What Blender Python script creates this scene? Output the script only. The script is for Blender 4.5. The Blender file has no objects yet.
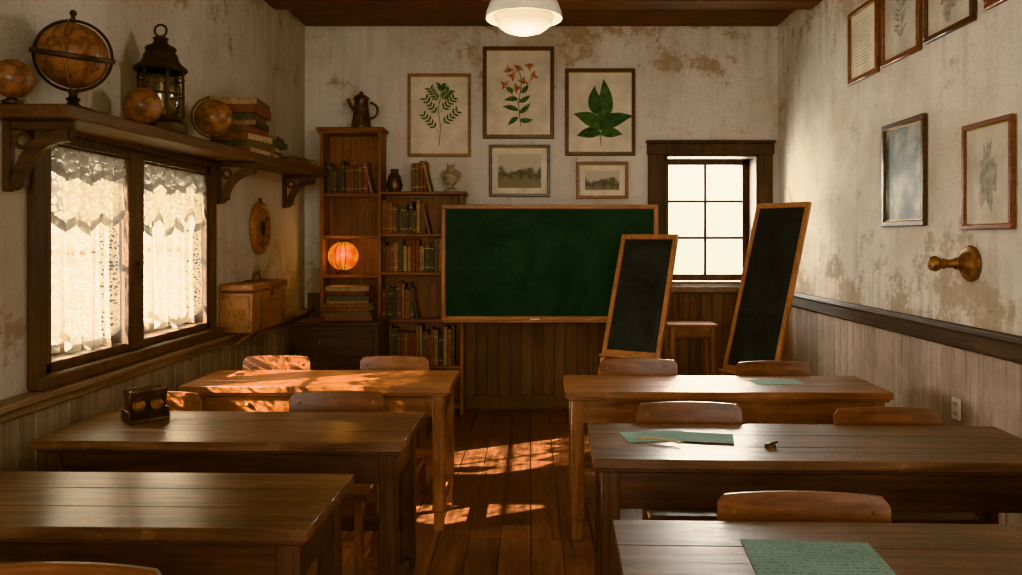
import bpy, bmesh, math, random
from mathutils import Matrix, Vector, Euler
R=random.Random(7)
sc=bpy.context.scene
# ---------------------------------------------------------------- materials
def newmat(name):
    m=bpy.data.materials.new(name); m.use_nodes=True
    nt=m.node_tree; b=nt.nodes['Principled BSDF']
    return m,nt,b
def N(nt,t,**k):
    n=nt.nodes.new(t)
    for a,v in k.items(): setattr(n,a,v)
    return n
def ramp(nt,stops,interp='LINEAR'):
    r=nt.nodes.new('ShaderNodeValToRGB'); cr=r.color_ramp; cr.interpolation=interp
    while len(cr.elements)<len(stops): cr.elements.new(.5)
    for e,(p,c) in zip(cr.elements,stops):
        e.position=p; e.color=(c[0],c[1],c[2],1) if not isinstance(c,(int,float)) else (c,c,c,1)
    return r
def mix(nt,blend,fac,a,b):
    m=nt.nodes.new('ShaderNodeMix'); m.data_type='RGBA'; m.blend_type=blend
    for idx,v in ((0,fac),(6,a),(7,b)):
        if isinstance(v,bpy.types.NodeSocket): nt.links.new(v,m.inputs[idx])
        else: m.inputs[idx].default_value=v if idx==0 else (v[0],v[1],v[2],1)
    return m.outputs[2]
def bump(nt,b,h,strength=.3,dist=.01):
    n=N(nt,'ShaderNodeBump'); n.inputs['Strength'].default_value=strength; n.inputs['Distance'].default_value=dist
    nt.links.new(h,n.inputs['Height']); nt.links.new(n.outputs[0],b.inputs['Normal'])
def plain(name,col,rough=.5,metal=0,emit=None,es=0,var=.15,nscale=12,bstr=.1):
    m,nt,b=newmat(name)
    tc=N(nt,'ShaderNodeTexCoord'); no=N(nt,'ShaderNodeTexNoise'); no.inputs['Scale'].default_value=nscale; no.inputs['Detail'].default_value=6
    nt.links.new(tc.outputs['Object'],no.inputs['Vector'])
    r=ramp(nt,[(.3,[c*(1-var*2) for c in col]),(.7,[min(1,c*(1+var)) for c in col])])
    nt.links.new(no.outputs[0],r.inputs[0]); nt.links.new(r.outputs[0],b.inputs['Base Color'])
    b.inputs['Roughness'].default_value=rough; b.inputs['Metallic'].default_value=metal
    if bstr: bump(nt,b,no.outputs[0],bstr,.004)
    if emit: b.inputs['Emission Color'].default_value=(*emit,1); b.inputs['Emission Strength'].default_value=es
    return m
def wood(name,dark,light,axis='X',rough=.42,island=False,ivar=(.55,1.25),wear=.35,bstr=.25,s=1.0,coat=0,scuff=0):
    m,nt,b=newmat(name)
    tc=N(nt,'ShaderNodeTexCoord'); oi=N(nt,'ShaderNodeObjectInfo'); ge=N(nt,'ShaderNodeNewGeometry')
    mp=N(nt,'ShaderNodeMapping')
    sv={'X':(1.6,26,26),'Y':(26,1.6,26),'Z':(26,26,1.6)}[axis]
    mp.inputs['Scale'].default_value=[v*s for v in sv]
    nt.links.new(tc.outputs['Object'],mp.inputs['Vector'])
    mu=N(nt,'ShaderNodeMath',operation='MULTIPLY'); mu.inputs[1].default_value=37
    nt.links.new((ge.outputs['Random Per Island'] if island else oi.outputs['Random']),mu.inputs[0])
    nt.links.new(mu.outputs[0],mp.inputs['Location'])
    n1=N(nt,'ShaderNodeTexNoise'); n1.inputs['Scale'].default_value=1; n1.inputs['Detail'].default_value=7; n1.inputs['Distortion'].default_value=.9; n1.inputs['Roughness'].default_value=.65
    nt.links.new(mp.outputs[0],n1.inputs['Vector'])
    r1=ramp(nt,[(.30,dark),(.5,[(a+c)/2 for a,c in zip(dark,light)]),(.70,light)])
    nt.links.new(n1.outputs[0],r1.inputs[0])
    n2=N(nt,'ShaderNodeTexNoise'); n2.inputs['Scale'].default_value=2.3; n2.inputs['Detail'].default_value=8; n2.inputs['Roughness'].default_value=.7
    nt.links.new(tc.outputs['Object'],n2.inputs['Vector'])
    r2=ramp(nt,[(.3,max(.1,1-wear*1.3)),(.65,1.0)])
    nt.links.new(n2.outputs[0],r2.inputs[0])
    col=mix(nt,'MULTIPLY',1.0,r1.outputs[0],r2.outputs[0])
    if scuff:
        n3=N(nt,'ShaderNodeTexNoise'); n3.inputs['Scale'].default_value=9; n3.inputs['Detail'].default_value=12; n3.inputs['Roughness'].default_value=.8; nt.links.new(tc.outputs['Object'],n3.inputs['Vector'])
        r4=ramp(nt,[(.56,0),(.66,scuff)]); nt.links.new(n3.outputs[0],r4.inputs[0]); col=mix(nt,'MIX',r4.outputs[0],col,[min(1,c*1.5) for c in light])
        r5=ramp(nt,[(.34,scuff),(.42,0)]); nt.links.new(n3.outputs[0],r5.inputs[0]); col=mix(nt,'MIX',r5.outputs[0],col,[c*.4 for c in dark])
    if island:
        r3=ramp(nt,[(0,ivar[0]),(1,ivar[1])]); nt.links.new(ge.outputs['Random Per Island'],r3.inputs[0])
        col=mix(nt,'MULTIPLY',1.0,col,r3.outputs[0])
    nt.links.new(col,b.inputs['Base Color'])
    rr=N(nt,'ShaderNodeMapRange'); rr.inputs['To Min'].default_value=rough-.18; rr.inputs['To Max'].default_value=rough+.28
    nt.links.new(n2.outputs[0],rr.inputs[0]); nt.links.new(rr.outputs[0],b.inputs['Roughness'])
    if coat: b.inputs['Coat Weight'].default_value=coat; b.inputs['Coat Roughness'].default_value=.22
    bump(nt,b,n1.outputs[0],bstr,.004)
    return m
def plaster(name,base,dirt,amt=.5,th=.60,zc=(1.1,3.3)):
    m,nt,b=newmat(name)
    tc=N(nt,'ShaderNodeTexCoord')
    n1=N(nt,'ShaderNodeTexNoise'); n1.inputs['Scale'].default_value=1.1; n1.inputs['Detail'].default_value=10; n1.inputs['Roughness'].default_value=.6
    mp=N(nt,'ShaderNodeMapping'); mp.inputs['Scale'].default_value=(9,9,.9); nt.links.new(tc.outputs['Object'],mp.inputs[0])
    n2=N(nt,'ShaderNodeTexNoise'); n2.inputs['Scale'].default_value=1.0; n2.inputs['Detail'].default_value=9; n2.inputs['Roughness'].default_value=.75
    n3=N(nt,'ShaderNodeTexNoise'); n3.inputs['Scale'].default_value=1.9; n3.inputs['Detail'].default_value=15; n3.inputs['Roughness'].default_value=.80; n3.inputs['Distortion'].default_value=.2
    n4=N(nt,'ShaderNodeTexNoise'); n4.inputs['Scale'].default_value=34; n4.inputs['Detail'].default_value=8; n4.inputs['Roughness'].default_value=.7
    for n in (n1,n3,n4): nt.links.new(tc.outputs['Object'],n.inputs['Vector'])
    nt.links.new(mp.outputs[0],n2.inputs['Vector'])
    r1=ramp(nt,[(.32,[base[0]*.76,base[1]*.71,base[2]*.64]),(.5,[c*.94 for c in base]),(.66,base)]); nt.links.new(n1.outputs[0],r1.inputs[0])
    sx=N(nt,'ShaderNodeSeparateXYZ'); nt.links.new(tc.outputs['Object'],sx.inputs[0])
    za=N(nt,'ShaderNodeMapRange'); za.inputs['From Min'].default_value=zc[1]-.9; za.inputs['From Max'].default_value=zc[1]+.3; za.inputs['To Max'].default_value=.10; nt.links.new(sx.outputs['Z'],za.inputs[0])
    zb=N(nt,'ShaderNodeMapRange'); zb.inputs['From Min'].default_value=zc[0]+.6; zb.inputs['From Max'].default_value=zc[0]; zb.inputs['To Max'].default_value=.10; nt.links.new(sx.outputs['Z'],zb.inputs[0])
    zs_=N(nt,'ShaderNodeMath',operation='ADD'); nt.links.new(za.outputs[0],zs_.inputs[0]); nt.links.new(zb.outputs[0],zs_.inputs[1])
    a2=N(nt,'ShaderNodeMath',operation='ADD'); nt.links.new(n2.outputs[0],a2.inputs[0]); nt.links.new(zs_.outputs[0],a2.inputs[1])
    a3=N(nt,'ShaderNodeMath',operation='ADD'); nt.links.new(n3.outputs[0],a3.inputs[0]); nt.links.new(zs_.outputs[0],a3.inputs[1])
    rs=ramp(nt,[(.53,0),(.72,amt)]); nt.links.new(a2.outputs[0],rs.inputs[0])
    c=mix(nt,'MIX',rs.outputs[0],r1.outputs[0],[x*.7+y*.3 for x,y in zip(dirt,base)])
    rp=ramp(nt,[(th-.05,0),(th,.18),(th+.012,.65),(th+.12,.9)]); nt.links.new(a3.outputs[0],rp.inputs[0])
    c=mix(nt,'MIX',rp.outputs[0],c,dirt)
    r4=ramp(nt,[(.28,.62),(.40,1.0)]); nt.links.new(n4.outputs[0],r4.inputs[0]); c=mix(nt,'MULTIPLY',1,c,r4.outputs[0])
    nt.links.new(c,b.inputs['Base Color']); b.inputs['Roughness'].default_value=.9
    mm=N(nt,'ShaderNodeMath',operation='MULTIPLY_ADD'); mm.inputs[1].default_value=.4
    nt.links.new(n4.outputs[0],mm.inputs[0]); nt.links.new(n3.outputs[0],mm.inputs[2])
    bump(nt,b,mm.outputs[0],.8,.04)
    return m
M={}
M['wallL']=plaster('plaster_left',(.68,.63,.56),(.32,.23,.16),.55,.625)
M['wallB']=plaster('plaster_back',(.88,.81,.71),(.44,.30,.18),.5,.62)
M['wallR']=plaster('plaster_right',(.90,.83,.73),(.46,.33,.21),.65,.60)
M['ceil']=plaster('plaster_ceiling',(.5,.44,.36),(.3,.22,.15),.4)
M['floor']=wood('floor_planks',(.065,.026,.015),(.29,.125,.070),'Y',.38,True,wear=.5,bstr=.5,ivar=(.6,1.2),scuff=.25)
M['sub']=plain('subfloor',(.015,.01,.007),.9)
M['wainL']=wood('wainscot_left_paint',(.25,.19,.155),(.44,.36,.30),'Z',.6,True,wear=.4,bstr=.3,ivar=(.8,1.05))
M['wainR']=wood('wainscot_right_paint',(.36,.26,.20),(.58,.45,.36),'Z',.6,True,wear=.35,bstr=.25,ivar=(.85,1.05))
M['wainB']=wood('wainscot_back_wood',(.09,.045,.026),(.25,.14,.085),'Z',.6,True,wear=.4,bstr=.3,ivar=(.7,1.1))
M['beam']=wood('beam_wood',(.05,.020,.011),(.22,.085,.042),'X',.6,wear=.5,bstr=.6)
M['railR']=wood('rail_wood',(.022,.013,.010),(.12,.073,.052),'Y',.55,wear=.4,bstr=.6)
M['ledge']=wood('ledge_wood',(.14,.088,.06),(.38,.27,.20),'Y',.5,wear=.4)
M['shelfY']=wood('shelf_wood',(.045,.021,.012),(.19,.095,.052),'Y',.5,wear=.45)
M['winZ']=wood('window_frame_wood',(.026,.016,.011),(.12,.068,.043),'Z',.5,wear=.4)
for ax in 'XYZ':
    M['dk'+ax]=wood('desk_dark_wood_'+ax,(.022,.010,.006),(.125,.056,.030),ax,.42,wear=.5,coat=.1)
    M['dt'+ax]=wood('desk_top_wood_'+ax,(.055,.026,.015),(.33,.175,.105),ax,.34,wear=.6,coat=.3,bstr=.4,scuff=.4)
    M['or'+ax]=wood('desk_orange_wood_'+ax,(.13,.042,.013),(.50,.195,.068),ax,.38,wear=.5,coat=.2,scuff=.2)
    M['bc'+ax]=wood('bookcase_wood_'+ax,(.10,.034,.013),(.34,.135,.052),ax,.45,wear=.4)
    M['ch'+ax]=wood('chair_wood_'+ax,(.09,.029,.010),(.36,.13,.045),ax,.36,wear=.55,coat=.25,scuff=.2)
    M['ez'+ax]=wood('easel_wood_'+ax,(.28,.10,.036),(.66,.29,.11),ax,.42,wear=.3)
    M['bl'+ax]=wood('dark_stained_wood_'+ax,(.025,.015,.011),(.11,.064,.045),ax,.45,wear=.35)
    M['bx'+ax]=wood('chest_wood_'+ax,(.22,.08,.030),(.52,.24,.105),ax,.45,wear=.5,scuff=.2)
M['frD']=wood('frame_dark',(.035,.016,.010),(.14,.065,.035),'X',.35,coat=.2)
M['frL']=wood('frame_light',(.20,.085,.04),(.46,.23,.11),'X',.4,coat=.1)
M['frR']=wood('frame_red',(.12,.04,.02),(.34,.12,.06),'X',.35,coat=.2)
M['paper']=plain('aged_paper',(.82,.72,.56),.85,var=.10,nscale=6)
M['paper2']=plain('aged_grey_paper',(.60,.53,.43),.85,var=.14,nscale=5)
M['leaf']=plain('ink_leaf_green',(.08,.15,.075),.8,var=.35,nscale=30)
M['leaf2']=plain('ink_leaf_deep_green',(.05,.11,.065),.8,var=.35,nscale=30)
M['stem']=plain('ink_stem',(.12,.14,.07),.8)
M['flower']=plain('ink_flower_red',(.48,.13,.07),.8,var=.3,nscale=40)
M['flower2']=plain('ink_flower_peach',(.60,.26,.15),.8,var=.3,nscale=40)
M['ink']=plain('ink_grey',(.20,.18,.15),.9,var=.3,nscale=30)
M['ink2']=plain('ink_light_grey',(.40,.36,.29),.9,var=.2,nscale=30)
M['brass']=plain('aged_brass',(.38,.20,.07),.42,1,var=.3,nscale=25)
M['bronze']=plain('dull_bronze',(.30,.14,.05),.5,.8,var=.35,nscale=22)
M['iron']=plain('dark_iron',(.055,.04,.03),.5,.7,var=.3,nscale=25)
M['copper']=plain('dark_copper',(.13,.085,.06),.42,.8,var=.35,nscale=20)
M['whiteglass']=plain('opal_glass',(.80,.78,.70),.2,0,(1,.88,.70),.12,var=.02,bstr=0)
M['plastic']=plain('outlet_cream',(.7,.64,.54),.4,var=.03,bstr=0)
M['hole']=plain('dark_slot',(.02,.02,.02),.8,bstr=0)
M['pages']=plain('page_edges',(.46,.35,.23),.9,var=.2,nscale=60)
M['gold']=plain('gilt',(.5,.32,.1),.45,.8)
M['ivory']=plain('carved_ivory',(.45,.36,.26),.6,var=.3,nscale=40)
M['pencil']=plain('pencil_wood',(.5,.35,.15),.5)
def chalk(name,col,k=1.9):
    m,nt,b=newmat(name); tc=N(nt,'ShaderNodeTexCoord')
    n=N(nt,'ShaderNodeTexNoise'); n.inputs['Scale'].default_value=2.2; n.inputs['Detail'].default_value=10; n.inputs['Roughness'].default_value=.7; n.inputs['Distortion'].default_value=1.2
    nt.links.new(tc.outputs['Object'],n.inputs['Vector'])
    r=ramp(nt,[(.35,col),(.75,[c*k+.012 for c in col])]); nt.links.new(n.outputs[0],r.inputs[0])
    n2=N(nt,'ShaderNodeTexNoise'); n2.inputs['Scale'].default_value=9; n2.inputs['Detail'].default_value=12; n2.inputs['Roughness'].default_value=.75; n2.inputs['Distortion'].default_value=2
    nt.links.new(tc.outputs['Object'],n2.inputs['Vector']); r2=ramp(nt,[(.55,0),(.75,.35)]); nt.links.new(n2.outputs[0],r2.inputs[0])
    nt.links.new(mix(nt,'MIX',r2.outputs[0],r.outputs[0],[c*2+.05 for c in col]),b.inputs['Base Color'])
    b.inputs['Roughness'].default_value=.6; b.inputs['Specular IOR Level'].default_value=.2
    return m
M['green']=chalk('green_chalkboard',(.011,.030,.023)); M['slate']=chalk('black_slate',(.020,.024,.026))
m,nt,b=newmat('book_covers'); ge=N(nt,'ShaderNodeNewGeometry')
cols=[(.16,.05,.03),(.05,.06,.055),(.22,.11,.055),(.035,.055,.062),(.26,.15,.08),(.17,.04,.03),(.10,.06,.04),(.065,.075,.055),(.32,.21,.12),(.12,.075,.05),(.20,.08,.04)]
r=ramp(nt,[(i/len(cols),c) for i,c in enumerate(cols)],'CONSTANT'); nt.links.new(ge.outputs['Random Per Island'],r.inputs[0])
tc=N(nt,'ShaderNodeTexCoord'); n=N(nt,'ShaderNodeTexNoise'); n.inputs['Scale'].default_value=35; n.inputs['Detail'].default_value=6; nt.links.new(tc.outputs['Object'],n.inputs['Vector'])
r2=ramp(nt,[(.3,.6),(.7,1.25)]); nt.links.new(n.outputs[0],r2.inputs[0])
nt.links.new(mix(nt,'MULTIPLY',1,r.outputs[0],r2.outputs[0]),b.inputs['Base Color']); b.inputs['Roughness'].default_value=.55; M['book']=m
m,nt,b=newmat('globe_map'); tc=N(nt,'ShaderNodeTexCoord'); oi=N(nt,'ShaderNodeObjectInfo')
n=N(nt,'ShaderNodeTexNoise'); n.noise_dimensions='4D'; n.inputs['Scale'].default_value=9; n.inputs['Detail'].default_value=9; n.inputs['Roughness'].default_value=.6
nt.links.new(tc.outputs['Object'],n.inputs['Vector']); mu=N(nt,'ShaderNodeMath',operation='MULTIPLY'); mu.inputs[1].default_value=20; nt.links.new(oi.outputs['Random'],mu.inputs[0]); nt.links.new(mu.outputs[0],n.inputs['W'])
r=ramp(nt,[(.38,(.30,.13,.05)),(.49,(.19,.072,.026)),(.52,(.07,.030,.014)),(.60,(.25,.11,.045))]); nt.links.new(n.outputs[0],r.inputs[0]); nt.links.new(r.outputs[0],b.inputs['Base Color'])
b.inputs['Roughness'].default_value=.5; b.inputs['Coat Weight'].default_value=.15; M['globe']=m
m,nt,b=newmat('amber_lamp_glass'); tc=N(nt,'ShaderNodeTexCoord'); n=N(nt,'ShaderNodeTexNoise'); n.inputs['Scale'].default_value=14; n.inputs['Detail'].default_value=4
nt.links.new(tc.outputs['Object'],n.inputs['Vector']); r=ramp(nt,[(.38,(.70,.11,.01)),(.62,(.95,.34,.05))]); nt.links.new(n.outputs[0],r.inputs[0])
nt.links.new(r.outputs[0],b.inputs['Emission Color']); b.inputs['Base Color'].default_value=(.3,.06,.005,1); b.inputs['Emission Strength'].default_value=.75; M['amber']=m
m,nt,b=newmat('mint_worksheet'); tc=N(nt,'ShaderNodeTexCoord')
mp=N(nt,'ShaderNodeMapping'); mp.inputs['Scale'].default_value=(110,30,1); nt.links.new(tc.outputs['Object'],mp.inputs[0])
n=N(nt,'ShaderNodeTexNoise'); n.inputs['Scale'].default_value=1; n.inputs['Detail'].default_value=3; nt.links.new(mp.outputs[0],n.inputs['Vector'])
w=N(nt,'ShaderNodeTexWave'); w.bands_direction='Y'; w.inputs['Scale'].default_value=18; nt.links.new(tc.outputs['Object'],w.inputs['Vector'])
rw=ramp(nt,[(.7,0),(.8,1)]); nt.links.new(w.outputs['Fac'],rw.inputs[0])
rn=ramp(nt,[(.48,0),(.54,.6)]); nt.links.new(n.outputs[0],rn.inputs[0])
f=mix(nt,'MULTIPLY',1,rw.outputs[0],rn.outputs[0])
n5=N(nt,'ShaderNodeTexNoise'); n5.inputs['Scale'].default_value=7; n5.inputs['Detail'].default_value=6; nt.links.new(tc.outputs['Object'],n5.inputs['Vector'])
rb=ramp(nt,[(.3,(.20,.34,.28)),(.7,(.31,.46,.39))]); nt.links.new(n5.outputs[0],rb.inputs[0])
nt.links.new(mix(nt,'MIX',f,rb.outputs[0],(.07,.15,.12)),b.inputs['Base Color']); b.inputs['Roughness'].default_value=.8; M['mint']=m
m,nt,b=newmat('landscape_engraving'); tc=N(nt,'ShaderNodeTexCoord'); sx=N(nt,'ShaderNodeSeparateXYZ'); nt.links.new(tc.outputs['Object'],sx.inputs[0])
n=N(nt,'ShaderNodeTexNoise'); n.inputs['Scale'].default_value=16; n.inputs['Detail'].default_value=10; nt.links.new(tc.outputs['Object'],n.inputs['Vector'])
ma=N(nt,'ShaderNodeMath',operation='MULTIPLY_ADD'); ma.inputs[1].default_value=-4.5; nt.links.new(sx.outputs['Z'],ma.inputs[0]); nt.links.new(n.outputs[0],ma.inputs[2])
r=ramp(nt,[(.40,(.60,.54,.42)),(.52,(.30,.28,.22)),(.60,(.09,.09,.07)),(.8,(.28,.25,.18))]); nt.links.new(ma.outputs[0],r.inputs[0]); nt.links.new(r.outputs[0],b.inputs['Base Color']); b.inputs['Roughness'].default_value=.7; M['land']=m
m,nt,b=newmat('mottled_glazed_print'); tc=N(nt,'ShaderNodeTexCoord'); n=N(nt,'ShaderNodeTexNoise'); n.inputs['Scale'].default_value=4.5; n.inputs['Detail'].default_value=8; nt.links.new(tc.outputs['Object'],n.inputs['Vector'])
r=ramp(nt,[(.36,(.06,.08,.075)),(.48,(.15,.17,.155)),(.58,(.36,.35,.30)),(.7,(.56,.52,.44))]); nt.links.new(n.outputs[0],r.inputs[0]); nt.links.new(r.outputs[0],b.inputs['Base Color']); b.inputs['Roughness'].default_value=.5; b.inputs['Coat Weight'].default_value=1; b.inputs['Coat Roughness'].default_value=.05; M['glazed']=m  # uneven dark to pale grey tones under a glossy coat
def glassmat(name,tint,ro,fac):
    m=bpy.data.materials.new(name); m.use_nodes=True; nt=m.node_tree; nt.nodes.clear()
    o=N(nt,'ShaderNodeOutputMaterial'); t=N(nt,'ShaderNodeBsdfTransparent'); g=N(nt,'ShaderNodeBsdfGlossy'); x=N(nt,'ShaderNodeMixShader')
    t.inputs[0].default_value=(*tint,1); g.inputs['Roughness'].default_value=ro; x.inputs[0].default_value=fac
    nt.links.new(t.outputs[0],x.inputs[1]); nt.links.new(g.outputs[0],x.inputs[2]); nt.links.new(x.outputs[0],o.inputs[0]); return m
M['glass']=glassmat('window_glass',(.98,.98,.96),.05,.04); M['lglass']=glassmat('lantern_glass',(.50,.44,.33),.1,.12)
def lace(name,dens,vs,flower,tl=.33):
    m=bpy.data.materials.new(name); m.use_nodes=True; nt=m.node_tree; nt.nodes.clear()
    o=N(nt,'ShaderNodeOutputMaterial'); tc=N(nt,'ShaderNodeTexCoord')
    mp=N(nt,'ShaderNodeMapping'); mp.inputs['Scale'].default_value=(.02,1,1); nt.links.new(tc.outputs['Object'],mp.inputs[0])
    v=N(nt,'ShaderNodeTexVoronoi',feature='DISTANCE_TO_EDGE'); v.inputs['Scale'].default_value=vs; nt.links.new(mp.outputs[0],v.inputs['Vector'])
    r1=ramp(nt,[(.08,1),(.16,.0)]); nt.links.new(v.outputs['Distance'],r1.inputs[0])
    v2=N(nt,'ShaderNodeTexVoronoi'); v2.inputs['Scale'].default_value=flower; nt.links.new(mp.outputs[0],v2.inputs['Vector'])
    r2=ramp(nt,[(.22,1),(.32,0),(.44,0),(.50,.9),(.58,0)]); nt.links.new(v2.outputs['Distance'],r2.inputs[0])
    mx=N(nt,'ShaderNodeMath',operation='MAXIMUM'); nt.links.new(r1.outputs[0],mx.inputs[0]); nt.links.new(r2.outputs[0],mx.inputs[1])
    mr=N(nt,'ShaderNodeMapRange'); mr.inputs['To Min'].default_value=dens; mr.inputs['To Max'].default_value=.97; nt.links.new(mx.outputs[0],mr.inputs[0])
    t=N(nt,'ShaderNodeBsdfTransparent'); d=N(nt,'ShaderNodeBsdfDiffuse'); l=N(nt,'ShaderNodeBsdfTranslucent'); x=N(nt,'ShaderNodeMixShader'); y=N(nt,'ShaderNodeMixShader')
    d.inputs[0].default_value=(.66,.61,.52,1); l.inputs[0].default_value=(tl,tl*.93,tl*.80,1); x.inputs[0].default_value=.35
    nt.links.new(d.outputs[0],x.inputs[1]); nt.links.new(l.outputs[0],x.inputs[2])
    nt.links.new(mr.outputs[0],y.inputs[0]); nt.links.new(t.outputs[0],y.inputs[1]); nt.links.new(x.outputs[0],y.inputs[2]); nt.links.new(y.outputs[0],o.inputs[0]); return m
M['lace']=lace('lace_sheer',.08,60,11,.22); M['lace2']=lace('lace_valance',.42,34,13,.13); M['laceb']=lace('lace_border',.85,60,30,.10)

# ---------------------------------------------------------------- builder
class B:
    def __init__(s): s.bm=bmesh.new(); s.mats=[]
    def mi(s,k):
        if k not in s.mats: s.mats.append(k)
        return s.mats.index(k)
    def add(s,tmp,mat,mtx=None):
        if mtx is not None: bmesh.ops.transform(tmp,matrix=mtx,verts=tmp.verts)
        i=s.mi(mat)
        for f in tmp.faces: f.material_index=i; f.smooth=True
        me=bpy.data.meshes.new('t'); tmp.to_mesh(me); tmp.free(); s.bm.from_mesh(me); bpy.data.meshes.remove(me)
    def box(s,x0,x1,y0,y1,z0,z1,mat,bev=.004,rot=None,piv=None):
        t=bmesh.new(); bmesh.ops.create_cube(t,size=1)
        bmesh.ops.scale(t,vec=(x1-x0,y1-y0,z1-z0),verts=t.verts)
        if bev: bmesh.ops.bevel(t,geom=t.edges[:],offset=min(bev,.45*min(x1-x0,y1-y0,z1-z0)),segments=1,affect='EDGES',profile=.5)
        c=Vector(((x0+x1)/2,(y0+y1)/2,(z0+z1)/2)); m=Matrix.Translation(c)
        if rot:
            p=Vector(piv) if piv else c
            m=Matrix.Translation(p)@Euler(rot).to_matrix().to_4x4()@Matrix.Translation(-p)@m
        s.add(t,mat,m)
    def bar(s,p,q,w,h,mat,up=(0,0,1),bev=.003):
        p=Vector(p);q=Vector(q); d=(q-p); L=d.length; d.normalize(); u=Vector(up); 
        if abs(d.dot(u))>.99: u=Vector((0,1,0))
        a=d.cross(u).normalized(); u=a.cross(d).normalized()
        m=Matrix((( a.x,d.x,u.x,0),(a.y,d.y,u.y,0),(a.z,d.z,u.z,0),(0,0,0,1))); 
        t=bmesh.new(); bmesh.ops.create_cube(t,size=1); bmesh.ops.scale(t,vec=(w,L,h),verts=t.verts)
        if bev: bmesh.ops.bevel(t,geom=t.edges[:],offset=bev,segments=1,affect='EDGES',profile=.5)
        s.add(t,mat,Matrix.Translation((p+q)/2)@m)
    def cyl(s,p,q,r1,mat,r2=None,seg=16):
        p=Vector(p);q=Vector(q); d=q-p; r2=r1 if r2 is None else r2
        t=bmesh.new(); bmesh.ops.create_cone(t,cap_ends=True,segments=seg,radius1=r1,radius2=r2,depth=d.length)
        s.add(t,mat,Matrix.Translation((p+q)/2)@d.to_track_quat('Z','Y').to_matrix().to_4x4())
    def lathe(s,prof,mat,loc=(0,0,0),rot=None,seg=28):
        t=bmesh.new(); rings=[]
        for r,z in prof:
            if r<1e-5: rings.append([t.verts.new((0,0,z))])
            else: rings.append([t.verts.new((r*math.cos(2*math.pi*i/seg),r*math.sin(2*math.pi*i/seg),z)) for i in range(seg)])
        for a,c in zip(rings,rings[1:]):
            for i in range(seg):
                j=(i+1)%seg
                if len(a)==1 and len(c)==1: continue
                if len(a)==1: t.faces.new((a[0],c[i],c[j]))
                elif len(c)==1: t.faces.new((a[i],a[j],c[0]))
                else: t.faces.new((a[i],a[j],c[j],c[i]))
        bmesh.ops.recalc_face_normals(t,faces=t.faces)
        m=Matrix.Translation(loc)
        if rot: m=m@Euler(rot).to_matrix().to_4x4()
        s.add(t,mat,m)
    def sphere(s,c,r,mat,sc=(1,1,1),seg=28):
        t=bmesh.new(); bmesh.ops.create_uvsphere(t,u_segments=seg,v_segments=seg//2,radius=r); bmesh.ops.scale(t,vec=sc,verts=t.verts)
        s.add(t,mat,Matrix.Translation(c))
    def torus(s,c,R_,r,mat,rot=(0,0,0),a0=0,a1=2*math.pi,seg=36,rs=8,flat=1):
        t=bmesh.new(); full=abs(a1-a0-2*math.pi)<1e-4; n=seg if full else seg+1; rg=[]
        for i in range(n):
            a=a0+(a1-a0)*i/seg
            rg.append([t.verts.new(((R_+r*math.cos(2*math.pi*k/rs))*math.cos(a),(R_+r*math.cos(2*math.pi*k/rs))*math.sin(a),flat*r*math.sin(2*math.pi*k/rs))) for k in range(rs)])
        for i in range(n if full else n-1):
            A=rg[i];C=rg[(i+1)%n]
            for k in range(rs):
                l=(k+1)%rs; t.faces.new((A[k],A[l],C[l],C[k]))
        if not full: t.faces.new(rg[0]); t.faces.new(rg[-1])
        bmesh.ops.recalc_face_normals(t,faces=t.faces)
        s.add(t,mat,Matrix.Translation(c)@Euler(rot).to_matrix().to_4x4())
    def prism(s,pts,y0,y1,mat):
        t=bmesh.new(); a=[t.verts.new((x,y0,z)) for x,z in pts]; c=[t.verts.new((x,y1,z)) for x,z in pts]
        t.faces.new(a); t.faces.new(c[::-1]); n=len(pts)
        for i in range(n): t.faces.new((a[i],c[i],c[(i+1)%n],a[(i+1)%n]))
        bmesh.ops.recalc_face_normals(t,faces=t.faces); s.add(t,mat)
    def poly(s,pts,mat):
        t=bmesh.new(); t.faces.new([t.verts.new(p) for p in pts]); s.add(t,mat)
    def tube(s,pts,r,mat,seg=8):
        for a,c in zip(pts,pts[1:]): s.cyl(a,c,r,mat,seg=seg)
        for p in pts[1:-1]: s.sphere(p,r,mat,seg=8)
    def done(s,name,loc=(0,0,0),rz=0,rot=None):
        me=bpy.data.meshes.new(name); s.bm.to_mesh(me); s.bm.free()
        for k in s.mats: me.materials.append(M[k])
        me.set_sharp_from_angle(angle=math.radians(38))
        o=bpy.data.objects.new(name,me); sc.collection.objects.link(o); o.location=loc; o.rotation_euler=rot if rot else (0,0,rz)
        return o
XL,XR,YB,YF,ZC=-2.01,2.21,7.14,-2.2,3.62
# ---------------------------------------------------------------- shell
b=B()
x=XL
while x<XR-.001:
    w=min(.155,XR-x); y=YF-R.uniform(0,2)
    while y<YB:
        L=R.uniform(2.2,4.2); a=max(y,YF); c=min(y+L,YB)
        if c-a>.01: b.box(x+.002,x+w-.002,a+.001,c-.001,-.025,R.uniform(-.0015,0),'floor',.003)
        y+=L
    x+=w
b.box(XL-.2,XR+.2,YF-.3,YB+.35,-.10,-.026,'sub',0)
b.done('floor')
ZB=-.0255
def wall_x(name,xa,xb,mat,holes):
    b=B(); ys=YF-.3
    for (y0,y1,z0,z1) in holes:
        b.box(xa,xb,ys,y0,ZB,ZC,mat,0); b.box(xa,xb,y0,y1,ZB,z0,mat,0); b.box(xa,xb,y0,y1,z1,ZC,mat,0); ys=y1
    b.box(xa,xb,ys,YB+.35,ZB,ZC,mat,0); return b.done(name)
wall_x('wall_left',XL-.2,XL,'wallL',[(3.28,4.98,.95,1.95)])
wall_x('wall_right',XR,XR+.2,'wallR',[])
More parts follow.
